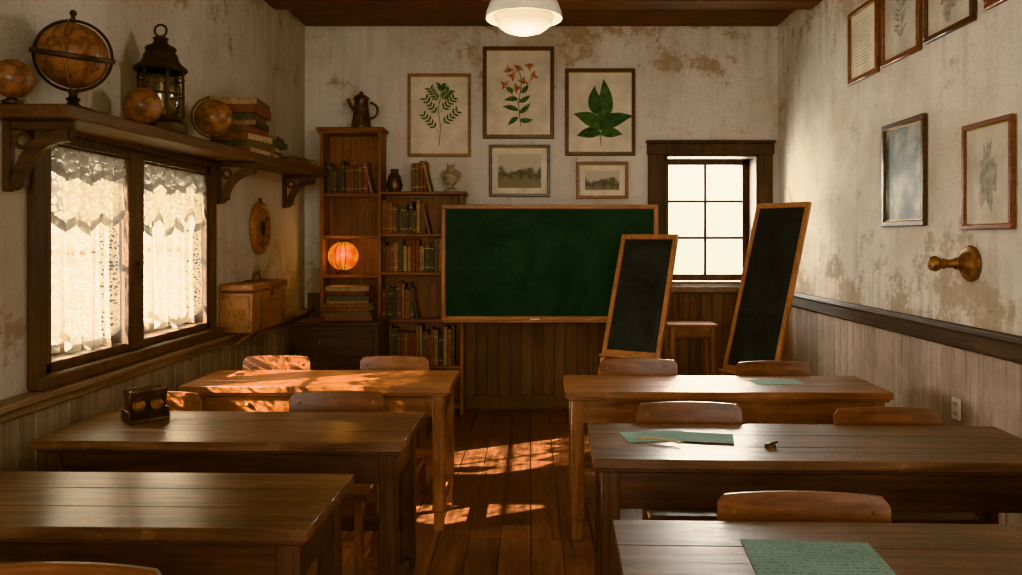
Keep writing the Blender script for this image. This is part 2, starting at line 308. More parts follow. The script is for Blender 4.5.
def wall_y(name,ya,yb,mat,hole):
    b=B(); x0,x1,z0,z1=hole
    b.box(XL,x0,ya,yb,ZB,ZC,mat,0); b.box(x1,XR,ya,yb,ZB,ZC,mat,0); b.box(x0,x1,ya,yb,ZB,z0,mat,0); b.box(x0,x1,ya,yb,z1,ZC,mat,0); return b.done(name)
wall_y('wall_back',YB,YB+.35,'wallB',(1.20,2.03,1.11,2.26))
wall_y('wall_front',YF-.3,YF,'wallB',(-1.3,1.5,1.0,2.7))  # unseen wall behind the camera; its opening is added to admit fill light
b=B(); b.box(XL-.2,XR+.2,YF-.3,YB+.35,ZC,ZC+.1,'ceil',0); b.done('ceiling')
b=B(); b.box(XL+.001,XR-.001,6.62,YB-.001,3.405,ZC-.001,'beam',.012); b.done('ceiling_beam')
b=B(); b.box(XL+.001,XR-.001,6.02,6.26,3.30,ZC-.001,'beam',.012); b.done('ceiling_beam')
for yy in (4.9,3.2,1.5,-.2):
    b=B(); b.box(XL+.001,XR-.001,yy,yy+.2,3.44,ZC-.001,'beam',.012); b.done('ceiling_beam')
def planks(axis,a0,a1,face,th,z1,mat,w=.115):
    b=B(); p=a0
    while p<a1-.002:
        q=min(p+w,a1)
        if axis=='Y': b.box(min(face,face+th),max(face,face+th),p+.001,q-.001,.0,z1,mat,.006)
        else: b.box(p+.001,q-.001,min(face,face+th),max(face,face+th),.0,z1,mat,.006)
        p=q
    return b
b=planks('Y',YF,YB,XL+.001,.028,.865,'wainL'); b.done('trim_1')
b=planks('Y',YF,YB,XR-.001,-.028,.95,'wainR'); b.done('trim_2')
b=planks('X',XL+.03,XR-.03,YB-.001,-.024,1.03,'wainB',.10); b.done('trim_3')
b=B(); b.box(XL+.001,XL+.10,YF,YB-.03,.866,.893,'ledge',.006); b.box(XL+.03,XL+.055,YF,YB-.03,.82,.865,'ledge',.006); b.done('trim_4')
b=B(); b.box(XR-.05,XR-.001,YF,YB-.03,.951,1.07,'railR',.012); b.box(XR-.062,XR-.001,YF,YB-.03,1.035,1.055,'railR',.006); b.done('trim_5')
b=B(); b.box(-.56,1.03,YB-.045,YB-.001,1.031,1.06,'wainB',.006); b.done('trim_6')
b=B(); b.box(XL+.03,XL+.045,YF,YB-.03,0,.12,'wainL',.005); b.done('baseboard_left')
b=B(); b.box(XR-.045,XR-.03,YF,YB-.03,0,.12,'wainR',.005); b.done('baseboard_right')
b=B(); b.box(XL+.05,XR-.05,YB-.042,YB-.026,0,.12,'wainB',.005); b.done('baseboard_back')
# ---------------------------------------------------------------- left window
b=B()
y0,y1,z0,z1=3.28,4.98,.95,1.95
xi=XL
b.box(xi+.001,xi+.03,y0-.09,y0,z0-.05,z1+.06,'winZ',.006); b.box(xi+.001,xi+.03,y1,y1+.08,z0-.05,z1+.06,'winZ',.006)
b.box(xi+.001,xi+.035,y0-.09,y1+.08,z1,z1+.04,'winZ',.006); b.box(xi+.001,xi+.075,y0-.09,y1+.08,z0-.055,z0,'winZ',.008)
b.box(xi-.14,xi+.02,y0,y0+.05,z0,z1,'winZ',.004); b.box(xi-.14,xi+.02,y1-.05,y1,z0,z1,'winZ',.004)
b.box(xi-.14,xi+.02,y0,y1,z1-.04,z1,'winZ',.004); b.box(xi-.14,xi+.02,y0,y1,z0,z0+.04,'winZ',.004)
b.box(xi-.14,xi+.035,3.95,4.10,z0,z1,'winZ',.008)
for (a,c) in ((y0+.05,3.95),(4.10,y1-.05)):
    b.box(xi-.13,xi-.09,a,a+.045,z0+.04,z1-.04,'winZ',.004); b.box(xi-.13,xi-.09,c-.045,c,z0+.04,z1-.04,'winZ',.004)
    b.box(xi-.13,xi-.09,a,c,z0+.04,z0+.09,'winZ',.004); b.box(xi-.13,xi-.09,a,c,z1-.08,z1-.04,'winZ',.004)
    b.box(xi-.12,xi-.10,(a+c)/2-.012,(a+c)/2+.012,z0+.09,z1-.08,'winZ',.003)
    b.box(xi-.12,xi-.10,a,c,1.43,1.455,'winZ',.003)
    b.box(xi-.112,xi-.108,a+.045,c-.045,z0+.09,z1-.08,'glass',0)
b.cyl((xi+.035,4.02,1.38),(xi+.06,4.02,1.38),.012,'iron'); b.bar((xi+.06,4.02,1.39),(xi+.06,4.02,1.30),.012,.02,'iron')
b.cyl((xi+.024,y0-.02,z1-.05),(xi+.024,y1+.02,z1-.05),.006,'iron')
b.done('window_1')
def curtain(b,ya,yb,zt,zb,xo,mat,seed,sc_=.03,nf=7,am=.5,ns=4,border=None):
    rr=random.Random(seed); t=bmesh.new(); t2=bmesh.new(); nu,nv=120,44; ph=rr.uniform(0,6)
    g=[];g2=[]
    for i in range(nu+1):
        u=i/nu
        sb=abs(math.sin(u*math.pi*ns)); 
        zbot=zb+sc_*(1-sb)+.02*math.sin(u*5+ph)
        def pt(v,off=0):
            z=zt+(zbot-zt)*v; amp=(.010+.012*v)*am
            return (xo+off+amp*math.sin(u*nf*2*math.pi+ph+.7*math.sin(v*3))+.003*math.sin(u*31+v*4)*am, ya+(yb-ya)*(u+.010*math.sin(v*5+u*9)*v*u*(1-u)*4), z)
        g.append([t.verts.new(pt(j/nv)) for j in range(nv+1)])
        if border: 
            h=border/(zt-zbot); g2.append([t2.verts.new(pt(1-h+h*j/3,.002)) for j in range(4)])
    for i in range(nu):
        for j in range(nv): t.faces.new((g[i][j],g[i+1][j],g[i+1][j+1],g[i][j+1]))
        if border:
            for j in range(3): t2.faces.new((g2[i][j],g2[i+1][j],g2[i+1][j+1],g2[i][j+1]))
    b.add(t,mat)
    if border: b.add(t2,'laceb')
    else: t2.free()
for n_,(a,c) in enumerate(((3.34,3.94),(4.11,4.925))):
    b=B()
    curtain(b,a,c,1.90,1.01 if n_ else 1.0,XL-.035,'lace',n_+3,.06,7,1.2,border=.035)
    curtain(b,a,c,1.90,1.53,XL+.003,'lace2',n_+9,.10,6,.8,3 if n_==0 else 4,border=.045)
    curtain(b,a,c,1.90,1.76,XL+.012,'lace2',n_+9,.06,6,.8,3 if n_==0 else 4,border=.035)
    b.done('lace_curtain')
# ---------------------------------------------------------------- back window
b=B(); a,c,z0,z1=1.20,2.03,1.11,2.26
b.box(a-.15,a,YB-.03,YB-.001,z0-.03,z1+.02,'winZ',.006); b.box(c,c+.13,YB-.03,YB-.001,z0-.03,z1+.02,'winZ',.006)
b.box(a-.16,c+.14,YB-.045,YB-.001,z1,z1+.10,'winZ',.008); b.box(a-.17,c+.15,YB-.065,YB-.001,z1+.10,z1+.125,'winZ',.006)
b.box(a-.16,c+.14,YB-.09,YB-.026,z0-.075,z0-.02,'ledge',.008)
b.box(a,a+.02,YB-.03,YB+.34,z0,z1,'winZ',0); b.box(c-.02,c,YB-.03,YB+.34,z0,z1,'winZ',0); b.box(a,c,YB-.03,YB+.34,z1-.02,z1,'winZ',0); b.box(a,c,YB-.03,YB+.34,z0,z0+.02,'ledge',0)
ya,yb=YB+.22,YB+.27
b.box(a+.02,a+.075,ya,yb,z0+.02,z1-.02,'winZ'); b.box(c-.075,c-.02,ya,yb,z0+.02,z1-.02,'winZ'); b.box(a+.02,c-.02,ya,yb,z1-.07,z1-.02,'winZ'); b.box(a+.02,c-.02,ya,yb,z0+.02,z0+.075,'winZ')
b.box((a+c)/2-.012,(a+c)/2+.012,ya+.01,yb-.01,z0+.07,z1-.07,'winZ')
for i in (1,2):
    zz=z0+.075+(z1-z0-.145)*i/3; b.box(a+.07,c-.07,ya+.01,yb-.01,zz-.011,zz+.011,'winZ')
b.box(a+.07,c-.07,ya+.023,ya+.027,z0+.07,z1-.07,'glass',0)
b.done('window_2')
b=B(); 
for xx in (-1.3,-.4,.55,1.45): b.box(xx,xx+.05,YF-.2,YF-.15,1.0,2.7,'winZ')
for zz in (1.0,1.8,2.65): b.box(-1.3,1.5,YF-.2,YF-.15,zz,zz+.05,'winZ')
b.done('added_fill_window')  # unseen window, added behind the camera for the fill lamp
# ---------------------------------------------------------------- desks
def desk(x0,x1,y0,y1,rz,top,body,drawer=False,ap=.13):
    cx,cy=(x0+x1)/2,(y0+y1)/2; w,d=(x1-x0)/2,(y1-y0)/2; b=B(); H=.75
    n=3
    for i in range(n):
        a=-d+2*d*i/n; c=-d+2*d*(i+1)/n; b.box(-w,w,a+.0004,c-.0004,H-.034,H,top+'X',.0025)
    b.box(-w+.03,w-.03,-d+.045,-d+.068,H-.034-ap,H-.034,body+'X',.003); b.box(-w+.03,w-.03,d-.068,d-.045,H-.034-ap,H-.034,body+'X',.003)
    b.box(-w+.04,-w+.062,-d+.06,d-.06,H-.034-ap,H-.034,body+'Y',.003); b.box(w-.062,w-.04,-d+.06,d-.06,H-.034-ap,H-.034,body+'Y',.003)
    b.box(-w+.012,w-.012,-d+.012,d-.012,H-.050,H-.034,body+'X',.005)
    b.box(-w+.05,w-.05,-d+.07,d-.07,H-.034-ap,H-.022-ap,body+'X',0)
    for sx in (-1,1):
        for sy in (-1,1):
            X=sx*(w-.062); Y=sy*(d-.062)
            b.box(X-.032,X+.032,Y-.032,Y+.032,.10,H-.034,body+'Z',.005)
            b.box(X-.026,X+.026,Y-.026,Y+.026,.0,.10,body+'Z',.004)
        X=sx*(w-.062); b.box(X-.016,X+.016,-d+.08,d-.08,.10,.16,body+'Y',.004)
    b.box(-w+.08,w-.08,d-.11,d-.075,.27,.33,body+'X',.004)
    if drawer:
        for s_ in (-1,1):
            X=s_*w*.5; b.box(X-.22,X+.22,-d+.035,-d+.046,H-.028-ap+.01,H-.058,body+'X',.003); b.sphere((X,-d+.028,H-.034-ap/2),.013,'brass',seg=12)
    o=b.done('school_desk',(cx,cy,0),math.radians(rz)); return o
desk(-1.86,-.57,2.09,2.585,-1.5,'dt','dk')
desk(-1.86,-.465,2.97,3.50,-1.6,'dt','dk')
desk(-1.80,-.405,4.09,4.61,-.8,'or','or',True)
desk(.21,1.84,1.58,2.12,-2,'dt','dk')
desk(.225,1.86,2.71,3.25,-2,'dt','dk',ap=.15)
desk(.18,1.79,3.94,4.43,-1.2,'or','or')
def chair(x,y,rz=0,w=.43,top=.81):
    b=B(); hw=w/2
    t=bmesh.new(); n=24; cols=[]; zb=top-.155
    for i in range(n+1):
        u=-1+2*i/n; X=u*hw; cv=.022*u*u
        e=max(0,(abs(u)-.90)/.10); dz=.022*(1-math.sqrt(max(0,1-e*e)))
        zt=top-.007*u*u-dz; zbb=zb+dz*.8
        cols.append([t.verts.new((X,-cv-.009+.012,zt)),t.verts.new((X,-cv+.009+.012,zt)),t.verts.new((X,-cv+.009,zbb)),t.verts.new((X,-cv-.009,zbb))])
    for A,C in zip(cols,cols[1:]):
        for k in range(4): t.faces.new((A[k],A[(k+1)%4],C[(k+1)%4],C[k]))
    t.faces.new(cols[0]); t.faces.new(cols[-1]); bmesh.ops.recalc_face_normals(t,faces=t.faces); bmesh.ops.bevel(t,geom=[e for e in t.edges if abs(e.verts[0].co.x-e.verts[1].co.x)>.001],offset=.003,segments=2,affect='EDGES')
    b.add(t,'chX')
    for s in (-1,1):
        X=s*(hw-.045)
        b.bar((X,.03,.0),(X,.018,.44),.034,.034,'chZ'); b.bar((X,.018,.44),(X,.026,top-.03),.03,.022,'chZ',up=(0,1,0))
        b.bar((X,-.36,.0),(X*.97,-.35,.44),.034,.034,'chZ'); b.bar((X,0.01,.2),(X,-.35,.2),.02,.03,'chY')
        b.cyl((X,-.014,top-.05),(X,-.022,top-.05),.006,'brass',seg=10)
    b.bar((-hw+.045,-.355,.26),(hw-.045,-.355,.26),.02,.03,'chX')
    b.box(-hw+.01,hw-.01,-.39,.005,.44,.465,'chX',.01); b.box(-hw+.04,hw-.04,.005,.028,.56,.60,'chX',.004)
    return b.done('school_chair',(x,y,0),math.radians(rz))
for a in ((-1.49,4.72,2,.39,.818),(-.795,4.72,-3,.41,.815),(-1.67,3.66,0,.34,.805),(-.875,3.63,2,.42,.815),
          (.615,4.55,-2,.44,.825),(1.37,4.53,2,.42,.815),(.67,3.38,-2,.44,.815),(1.485,3.34,-1,.44,.80),
          (.765,2.25,-3,.475,.79),(1.60,2.22,0,.47,.79),(-1.0,1.70,-1,.46,.81)):
    chair(*a)
# ---------------------------------------------------------------- bookcase
b=B(); f,k=6.85,7.095
def V(x0,x1,z0,z1): b.box(x0,x1,f,k,z0,z1,'bcZ',.003)
def Hh(x0,x1,z,th=.025): b.box(x0,x1,f+.004,k,z-th,z,'bcX',.003)
V(-1.80,-1.77,0,2.44); V(-1.305,-1.275,0,2.44); V(-.60,-.57,0,1.89)
b.box(-1.78,-1.29,k-.012,k,0,2.43,'bcZ',0); b.box(-1.29,-.58,k-.012,k,0,1.88,'bcZ',0)
for z in (1.90,1.54,1.20,.80,.42,.09): Hh(-1.77,-1.305,z)
for z in (1.555,1.225,.82,.42,.09): Hh(-1.275,-.60,z)
b.box(-1.83,-1.25,f-.02,k,2.44,2.465,'bcX',.005); b.box(-1.815,-1.265,f-.01,k,2.415,2.44,'bcX',.005)
b.box(-1.29,-.545,f-.02,k,1.89,1.915,'bcX',.005)
b.done('bookcase')
def row(b,x0,x1,z,h0,h1,seed,yf=6.87,dep=.17,lean_end=True):
    rr=random.Random(seed); x=x0
    while x<x1-.015:
        w=rr.uniform(.022,.048); h=rr.uniform(h0,h1); yy=yf+rr.uniform(0,.015)
        if x+w>x1: break
        b.box(x,x+w-.0015,yy,yy+dep,z+.0005,z+h,'book',.004)
        if rr.random()<.6:
            for q in (.15,.8): b.box(x+.001,x+w-.0025,yy-.0006,yy+.01,z+h*q,z+h*q+.005,'gold',0)
        x+=w
    h=h1*.95
    if lean_end: b.box(x+.02,x+.045,yf,yf+dep,z+.0005,z+h,'book',.004,rot=(0,math.radians(-13),0),piv=(x+.045,yf,z))
b=B()
row(b,-1.75,-1.36,1.90,.2,.29,1)
row(b,-1.27,-.88,1.555,.2,.29,2); row(b,-1.27,-.66,1.225,.22,.29,3,lean_end=False); row(b,-1.27,-.95,.82,.25,.34,4); row(b,-1.27,-.62,.42,.27,.35,5,lean_end=False)
row(b,-1.76,-1.4,.42,.2,.3,6); row(b,-1.24,-.7,.09,.2,.28,8)
row(b,-1.02,-.86,1.915,.2,.28,11); 
b.done('shelf_books')
def stack(b,cx,cy,z,n,w,d,seed,ht=(.022,.05),ax=0):
    rr=random.Random(seed)
    for i in range(n):
        h=rr.uniform(*ht); ww=w*rr.uniform(.82,1); dd=d*rr.uniform(.85,1); a=rr.uniform(-.12,.12)+ax
        ox,oy=cx+rr.uniform(-.01,.01),cy+rr.uniform(-.01,.01)
        r_=(0,0,a); p=(ox,oy,z)
        spine=rr.random()<.6
        b.box(ox-ww/2,ox+ww/2,oy-dd/2,oy+dd/2,z+.0005,z+.004,'book',.001,rot=r_,piv=p); b.box(ox-ww/2,ox+ww/2,oy-dd/2,oy+dd/2,z+h-.004,z+h,'book',.001,rot=r_,piv=p)
        b.box(ox-ww/2,ox+ww/2,oy-dd/2,oy-dd/2+.006,z+.0005,z+h,'book',.002,rot=r_,piv=p)
        if spine: b.box(ox+ww/2-.006,ox+ww/2,oy-dd/2,oy+dd/2,z+.0005,z+h,'book',.002,rot=r_,piv=p)
        b.box(ox-ww/2+.006,ox+ww/2-.006,oy-dd/2+.005,oy+dd/2-.006,z+.003,z+h-.003,'pages',0,rot=r_,piv=p)
        z+=h
    return z
b=B(); stack(b,0,0,0,8,.39,.26,5,(.025,.045)); b.done('book_stack',(-1.47,6.52,.852))
b=B(); b.lathe([(0,0),(.05,0),(.055,.01),(.07,.06),(.055,.13),(.03,.17),(.035,.2),(.02,.2),(.02,.16),(0,.15)],'copper'); b.done('small_vase',(-1.18,6.97,1.916))
b=B(); b.lathe([(0,0),(.055,0),(.055,.02),(.02,.04),(.02,.06)],'ivory',seg=18); b.sphere((0,0,.12),.06,'ivory',(1,.8,1.1),16); b.sphere((0,-.01,.20),.036,'ivory',seg=14)
for s in (-1,1): b.torus((s*.045,0,.15),.035,.010,'ivory',(math.pi/2,0,0),seg=16,rs=6); b.cyl((s*.02,0,.22),(s*.035,0,.255),.010,'ivory',.002,8)
b.done('carved_owl_figurine',(-.69,6.96,1.916))
b=B(); b.lathe([(0,0),(.085,0),(.088,.012),(.084,.03),(.072,.12),(.060,.2),(.058,.24),(.070,.265),(.066,.275),(.04,.295),(.015,.302),(.02,.315),(.012,.325),(0,.33)],'copper')
b.tube([(-.065,0,.17),(-.095,0,.21),(-.115,0,.26)],.016,'copper'); b.torus((.075,0,.16),.068,.010,'copper',(math.pi/2,0,0),-math.pi/2,math.pi/2,20)
b.done('coffee_pot',(-1.47,6.97,2.466))
b=B(); b.sphere((0,0,.16),.132,'amber',(1,.85,.95)); b.lathe([(0,0),(.06,0),(.062,.012),(.03,.03),(.03,.06)],'iron')
for a in (math.pi*.38,math.pi*.5,math.pi*.62):
    b.torus((0,0,.16),.125,.0028,'iron',(math.pi/2,0,a),seg=32,rs=6)
b.lathe([(.03,.28),(.035,.292),(0,.30)],'iron'); b.done('globe_lamp',(-1.625,6.965,1.201))
b=B(); x0,x1,y0,y1=-1.86,-1.20,6.32,6.80
b.box(x0,x1,y0,y1,.06,.82,'blZ',.004); b.box(x0-.015,x1+.015,y0-.02,y1,.82,.85,'blX',.006); b.box(x0+.02,x1-.02,y0+.02,y1,0,.06,'blX',0)
for i in range(3):
    z=.10+i*.24; b.box(x0+.035,x1-.035,y0-.012,y0,z,z+.21,'blX',.005)
    for X in (x0+.2,x1-.2): b.sphere((X,y0-.022,z+.105),.014,'brass',seg=12)
b.done('chest_of_drawers')
# ---------------------------------------------------------------- chalkboard
b=B(); x0,x1,z0,z1=-.755,1.09,.815,1.80; yb=6.84
b.box(x0+.03,x1-.03,yb-.022,yb,z0+.03,z1-.03,'green',0)
b.box(x0,x1,yb-.035,yb,z1-.035,z1,'ezX'); b.box(x0,x1,yb-.035,yb,z0,z0+.035,'ezX')
b.box(x0,x0+.035,yb-.035,yb,z0+.035,z1-.035,'ezZ'); b.box(x1-.035,x1,yb-.035,yb,z0+.035,z1-.035,'ezZ')
b.box(x0+.02,x1-.02,yb-.085,yb-.03,z0-.012,z0+.006,'ezX'); b.cyl((.0,yb-.06,z0+.013),(.08,yb-.06,z0+.013),.007,'paper')
for X in (-.45,.2,.9): b.box(X-.03,X+.03,yb,YB-.047,1.55,1.61,'blY',.003); b.box(X-.03,X+.03,yb,YB-.047,.86,.92,'blY',.003)
b.done('chalkboard')
# ---------------------------------------------------------------- easels
def easel(bl,u,h,width,zt,zslate):
    bl=Vector((bl[0],bl[1],0)); u=Vector((u[0],u[1],0)).normalized(); hv=Vector((h[0],h[1],zt)); L=hv.length; up=hv/L; nrm=u.cross(up)
    b=B()
    def P(a,c,n=0): return bl+u*a+up*c+nrm*n
    k=L/zt
    for a in (.018,width-.018): b.bar(P(a,.0),P(a,L),.036,.03,'ezZ',up=nrm)
    zs=zslate*k
    b.bar(P(.036,L-.02),P(width-.036,L-.02),.03,.04,'ezX',up=up); b.bar(P(.036,zs),P(width-.036,zs),.03,.045,'ezX',up=up)
    b.bar(P(0.0,zs-.035,.03),P(width,zs-.035,.03),.06,.015,'ezX',up=up)
    b.bar(P(width/2,zs+.01,0),P(width/2,L-.03,0),width-.07,.012,'slate',up=nrm,bev=0)
    back=P(width/2,L*.93,-.02); d=Vector((h[0],h[1],0)).normalized()
    foot=Vector((back.x,back.y,0))+d*.10
    b.bar(back,foot+Vector((0,0,.012)),.03,.022,'ezZ',up=nrm)
    b.bar(P(.036,.22*L),P(width-.036,.22*L),.022,.03,'ezX',up=up)
    return b.done('chalkboard_easel')
easel((.415,5.88),(.87,-.49),(.335,.60),.47,1.54,.64)
easel((1.40,6.22),(.56,-.83),(.46,.31),.51,1.79,.50)
b=B(); b.box(-.21,.21,-.17,.17,.775,.80,'orX',.006); b.box(-.175,.175,-.135,.135,.68,.775,'orX',.004)
for sx in (-1,1):
    for sy in (-1,1): b.bar((sx*.185,sy*.145,0),(sx*.165,sy*.125,.775),.036,.036,'orZ')
b.box(-.17,.17,-.137,-.118,.22,.26,'orX',.003); b.box(-.17,.17,.118,.137,.22,.26,'orX',.003)
b.done('side_table',(1.355,6.80,0))
# ---------------------------------------------------------------- shelf left
L=3.97; TX=.085/L
zs=lambda y:1.955+.085*(y-2.97)/L+.052
b=B(); b.box(XL+.001,-1.72,2.97,6.94,-.0,.052,'shelfY',.006)
for v in b.bm.verts: v.co.z+=1.955+.085*(v.co.y-2.97)/L
b.done('wall_shelf')
def bracket(y,z):
    b=B(); t=.028
    b.box(.001,.03,-t/2-.006,t/2+.006,-.27,0,'blZ',.004); b.box(.03,.27,-t/2,t/2,-.035,0,'blX',.004)
    n=12
    outer=[(.25-.215*math.cos(i/n*math.pi/2),-.245+.215*math.sin(i/n*math.pi/2)) for i in range(n+1)]
    inner=[(.25-.165*math.cos(i/n*math.pi/2)+.0,-.245+.165*math.sin(i/n*math.pi/2)) for i in range(n+1)]
    for i in range(n):
        b.prism([outer[i],outer[i+1],inner[i+1],inner[i]],-t/2,t/2,'blX')
    b.torus((.068,0,-.075),.026,.009,'blX',(math.pi/2,0,0),seg=18,rs=6,flat=1.2); b.torus((.245,0,-.05),.018,.008,'blX',(math.pi/2,0,0),seg=16,rs=6,flat=1.2)
    b.torus((.047,0,-.24),.018,.009,'blX',(math.pi/2,0,0),seg=16,rs=6,flat=1.2)
    return b.done('shelf_bracket',(XL,y,z))
for y in (3.06,5.12,6.5): bracket(y,zs(y)-.0535)
def globe(x,y,r,kind):
    b=B(); z=0
    if kind=='plain':
        b.lathe([(0,0),(r*.5,0),(r*.5,.01),(r*.25,.02),(r*.22,.03)],'iron'); b.sphere((0,0,r+.022),r,'globe')
    elif kind=='arm':
        b.lathe([(0,0),(.085,0),(.09,.01),(.07,.02),(.03,.03),(.018,.045),(.028,.055),(.014,.068),(.02,.09),(0,.09)],'iron')
        c=(0,0,.088+r+.014); b.sphere(c,r,'globe'); b.torus(c,r+.012,.006,'iron',(math.pi/2,0,0),seg=48,flat=1.6); b.torus(c,r+.018,.006,'iron',(.18,.1,0),seg=48,flat=1.8)
        b.torus(c,r+.014,.004,'brass',(math.pi/2,0,math.pi/2),seg=48); b.cyl((0,0,c[2]+r),(0,0,c[2]+r+.035),.008,'iron'); b.sphere((0,0,c[2]+r+.042),.014,'iron',seg=12)
    else:
        b.lathe([(0,0),(.075,0),(.078,.01),(.05,.02),(.015,.03),(.012,.06)],'iron'); c=(0,0,r+.055); b.sphere(c,r,'globe')
        b.torus(c,r+.012,.006,'brass',(math.pi/2,0,.0),math.pi*.55,math.pi*1.75,seg=30,flat=1.6); b.cyl((0,0,c[2]+r-.005),(0,0,c[2]+r+.02),.006,'brass')
    return b.done('desk_globe' if kind=='plain' else ('armillary_globe' if kind=='arm' else 'table_globe'),(x,y,zs(y)+.001),.5 if kind!='arm' else .3)
globe(-1.935,2.99,.072,'plain'); globe(-1.85,3.24,.130,'arm'); globe(-1.83,3.78,.086,'plain'); globe(-1.82,4.60,.105,'std')
b=B(); 
b.lathe([(0,0),(.12,0),(.125,.012),(.125,.05),(.11,.065),(.10,.075),(.105,.09),(.06,.10),(0,.10)],'iron')
b.lathe([(.075,.10),(.092,.15),(.095,.24),(.078,.31)],'lglass'); b.lathe([(0,.1),(.03,.1),(.03,.13),(.012,.135),(.012,.17),(0,.17)],'brass')
for i in range(6):
    a=i*math.pi/3+.2; b.cyl((.108*math.cos(a),.108*math.sin(a),.085),(.105*math.cos(a),.105*math.sin(a),.32),.007,'iron',seg=8)
b.torus((0,0,.20),.109,.005,'iron'); b.torus((0,0,.28),.109,.005,'iron')
b.lathe([(.118,.315),(.128,.325),(.125,.335),(.10,.355),(.085,.375),(.08,.40),(.066,.42),(.075,.43),(.07,.44),(.04,.455),(.03,.475),(.038,.485),(.015,.5),(0,.5)],'iron')
b.torus((0,0,.525),.03,.006,'iron',(math.pi/2,0,0),seg=20,rs=6); b.done('oil_lantern',(-1.865,4.04,zs(4.04)+.002))
b=B(); stack(b,0,-.06,0,8,.25,.42,21,(.032,.052)); stack(b,.0,.36,0,4,.2,.28,22,(.03,.045)); b.done('book_stack',(-1.86,5.26,zs(5.26)+.0015),rot=(TX,0,0))
b=B(); stack(b,0,0,0,2,.2,.3,23,(.025,.035)); stack(b,.01,.34,0,2,.18,.26,25,(.025,.035)); b.done('book_stack',(-1.85,6.2,zs(6.2)+.0015),rot=(TX,0,0))
b=B(); b.lathe([(0,0),(.18,0),(.19,.01),(.19,.03),(.165,.045),(.15,.035),(0,.035)],'orX',rot=(0,math.pi/2,0),seg=40); b.lathe([(0,.036),(.05,.036),(.045,.045),(0,.048)],'iron',rot=(0,math.pi/2,0))
b.bar((.05,0,0),(.05,.06,.09),.008,.006,'iron',bev=0); b.bar((.05,0,0),(.05,-.02,-.12),.008,.006,'iron',bev=0)
for i in range(12):
    a=i*math.pi/6; b.bar((.038,.125*math.cos(a),.125*math.sin(a)),(.038,.145*math.cos(a),.145*math.sin(a)),.008,.006,'hole',bev=0)
b.torus((.02,0,.20),.018,.005,'iron',(0,math.pi/2,0),seg=14,rs=6)
b.done('wall_clock',(XL+.002,5.9,1.59))
b=B(); b.box(XL+.003,-1.79,5.16,5.88,.896,1.16,'bxY',.008); b.box(XL+.003,-1.782,5.15,5.89,1.166,1.215,'bxY',.01)
for y in (5.3,5.74): b.box(-1.79,-1.784,y-.015,y+.015,.91,1.2,'brass',.001)
b.box(-1.79,-1.78,5.48,5.56,1.12,1.19,'brass',.002)
for (xa,xb,za,zb2) in ((-1.98,-1.81,.925,.94),(-1.98,-1.81,1.12,1.135),(-1.98,-1.965,.925,1.135),(-1.825,-1.81,.925,1.135)): b.box(xa,xb,5.153,5.162,za,zb2,'bxY',.002)
for i in range(5): b.torus((-1.955+i*.03,5.157,1.03),.018,.004,'bxY',(math.pi/2,0,0),seg=14,rs=6)
b.bar((XL+.04,5.35,.80),(-1.83,5.35,.894),.03,.02,'bxY'); b.bar((XL+.04,5.7,.80),(-1.83,5.7,.894),.03,.02,'bxY')
b.done('wooden_chest')
b=B(); b.box(-.05,.05,-.10,.10,0,.012,'copper',.003); b.torus((0,-.03,.035),.025,.006,'brass',(math.pi/2,0,math.pi/2),seg=16); b.tube([(0,-.08,.012),(0,-.05,.05),(0,.04,.055),(0,.08,.012)],.006,'copper'); b.sphere((0,.04,.065),.016,'brass',seg=12)
b.done('brass_trinket',(-1.88,5.5,1.216))
# ---------------------------------------------------------------- pictures
def frame(b,w,h,ft,fm,pm,dep=.028):
    W,Hh_=w/2,h/2
    b.box(-W,W,-dep,-.001,Hh_-ft,Hh_,fm,.005); b.box(-W,W,-dep,-.001,-Hh_,-Hh_+ft,fm,.005); b.box(-W,-W+ft,-dep,-.001,-Hh_+ft*.9,Hh_-ft*.9,fm,.005); b.box(W-ft,W,-dep,-.001,-Hh_+ft*.9,Hh_-ft*.9,fm,.005)
    i=ft*.8; b.box(-W+i,W-i,-.013,-.002,-Hh_+i,Hh_-i,pm,0)
    g=ft*1.05; 
    for (a,c,e,f_) in ((-W+g*.9,W-g*.9,Hh_-g-.004,Hh_-g+.002),(-W+g*.9,W-g*.9,-Hh_+g-.002,-Hh_+g+.004)): b.box(a,c,-.018,-.012,e,f_,'gold',0)
YP=-.0138
def leaf(b,x,z,ang,L,wd,mat,y=YP,n=8,bend=0):
    up=[];lo=[]
    for i in range(n+1):
        t=i/n; ww=wd*math.sin(math.pi*t**.8)*.5
        a2=ang+bend*t; px,pz=L*t,0; c,s=math.cos(a2),math.sin(a2)
        up.append((x+px*c-ww*s,y,z+px*s+ww*c)); lo.append((x+px*c+ww*s,y,z+px*s-ww*c))
    b.poly(up+lo[::-1][1:-1],mat)
def stem(b,pts,wd,mat,y=YP+.0003):
    for (x0,z0),(x1,z1) in zip(pts,pts[1:]):
        dx,dz=x1-x0,z1-z0; l=math.hypot(dx,dz) or 1; nx,nz=-dz/l*wd/2,dx/l*wd/2
        b.poly([(x0+nx,y,z0+nz),(x0-nx,y,z0-nz),(x1-nx,y,z1-nz),(x1+nx,y,z1+nz)],mat)
def px(x0,x1,y0,y1):
    s=800/YB; return ((x0+x1)/2-530)/s,1.5+(240-(y0+y1)/2)/s,(x1-x0)/s,(y1-y0)/s
cx,cz,w,h=px(408,471,74,157); b=B(); frame(b,w,h,.026,'frL','paper')
rr=random.Random(3)
stem(b,[(0,-.27),(.01,-.1),(-.01,.05),(.02,.22)],.006,'stem')
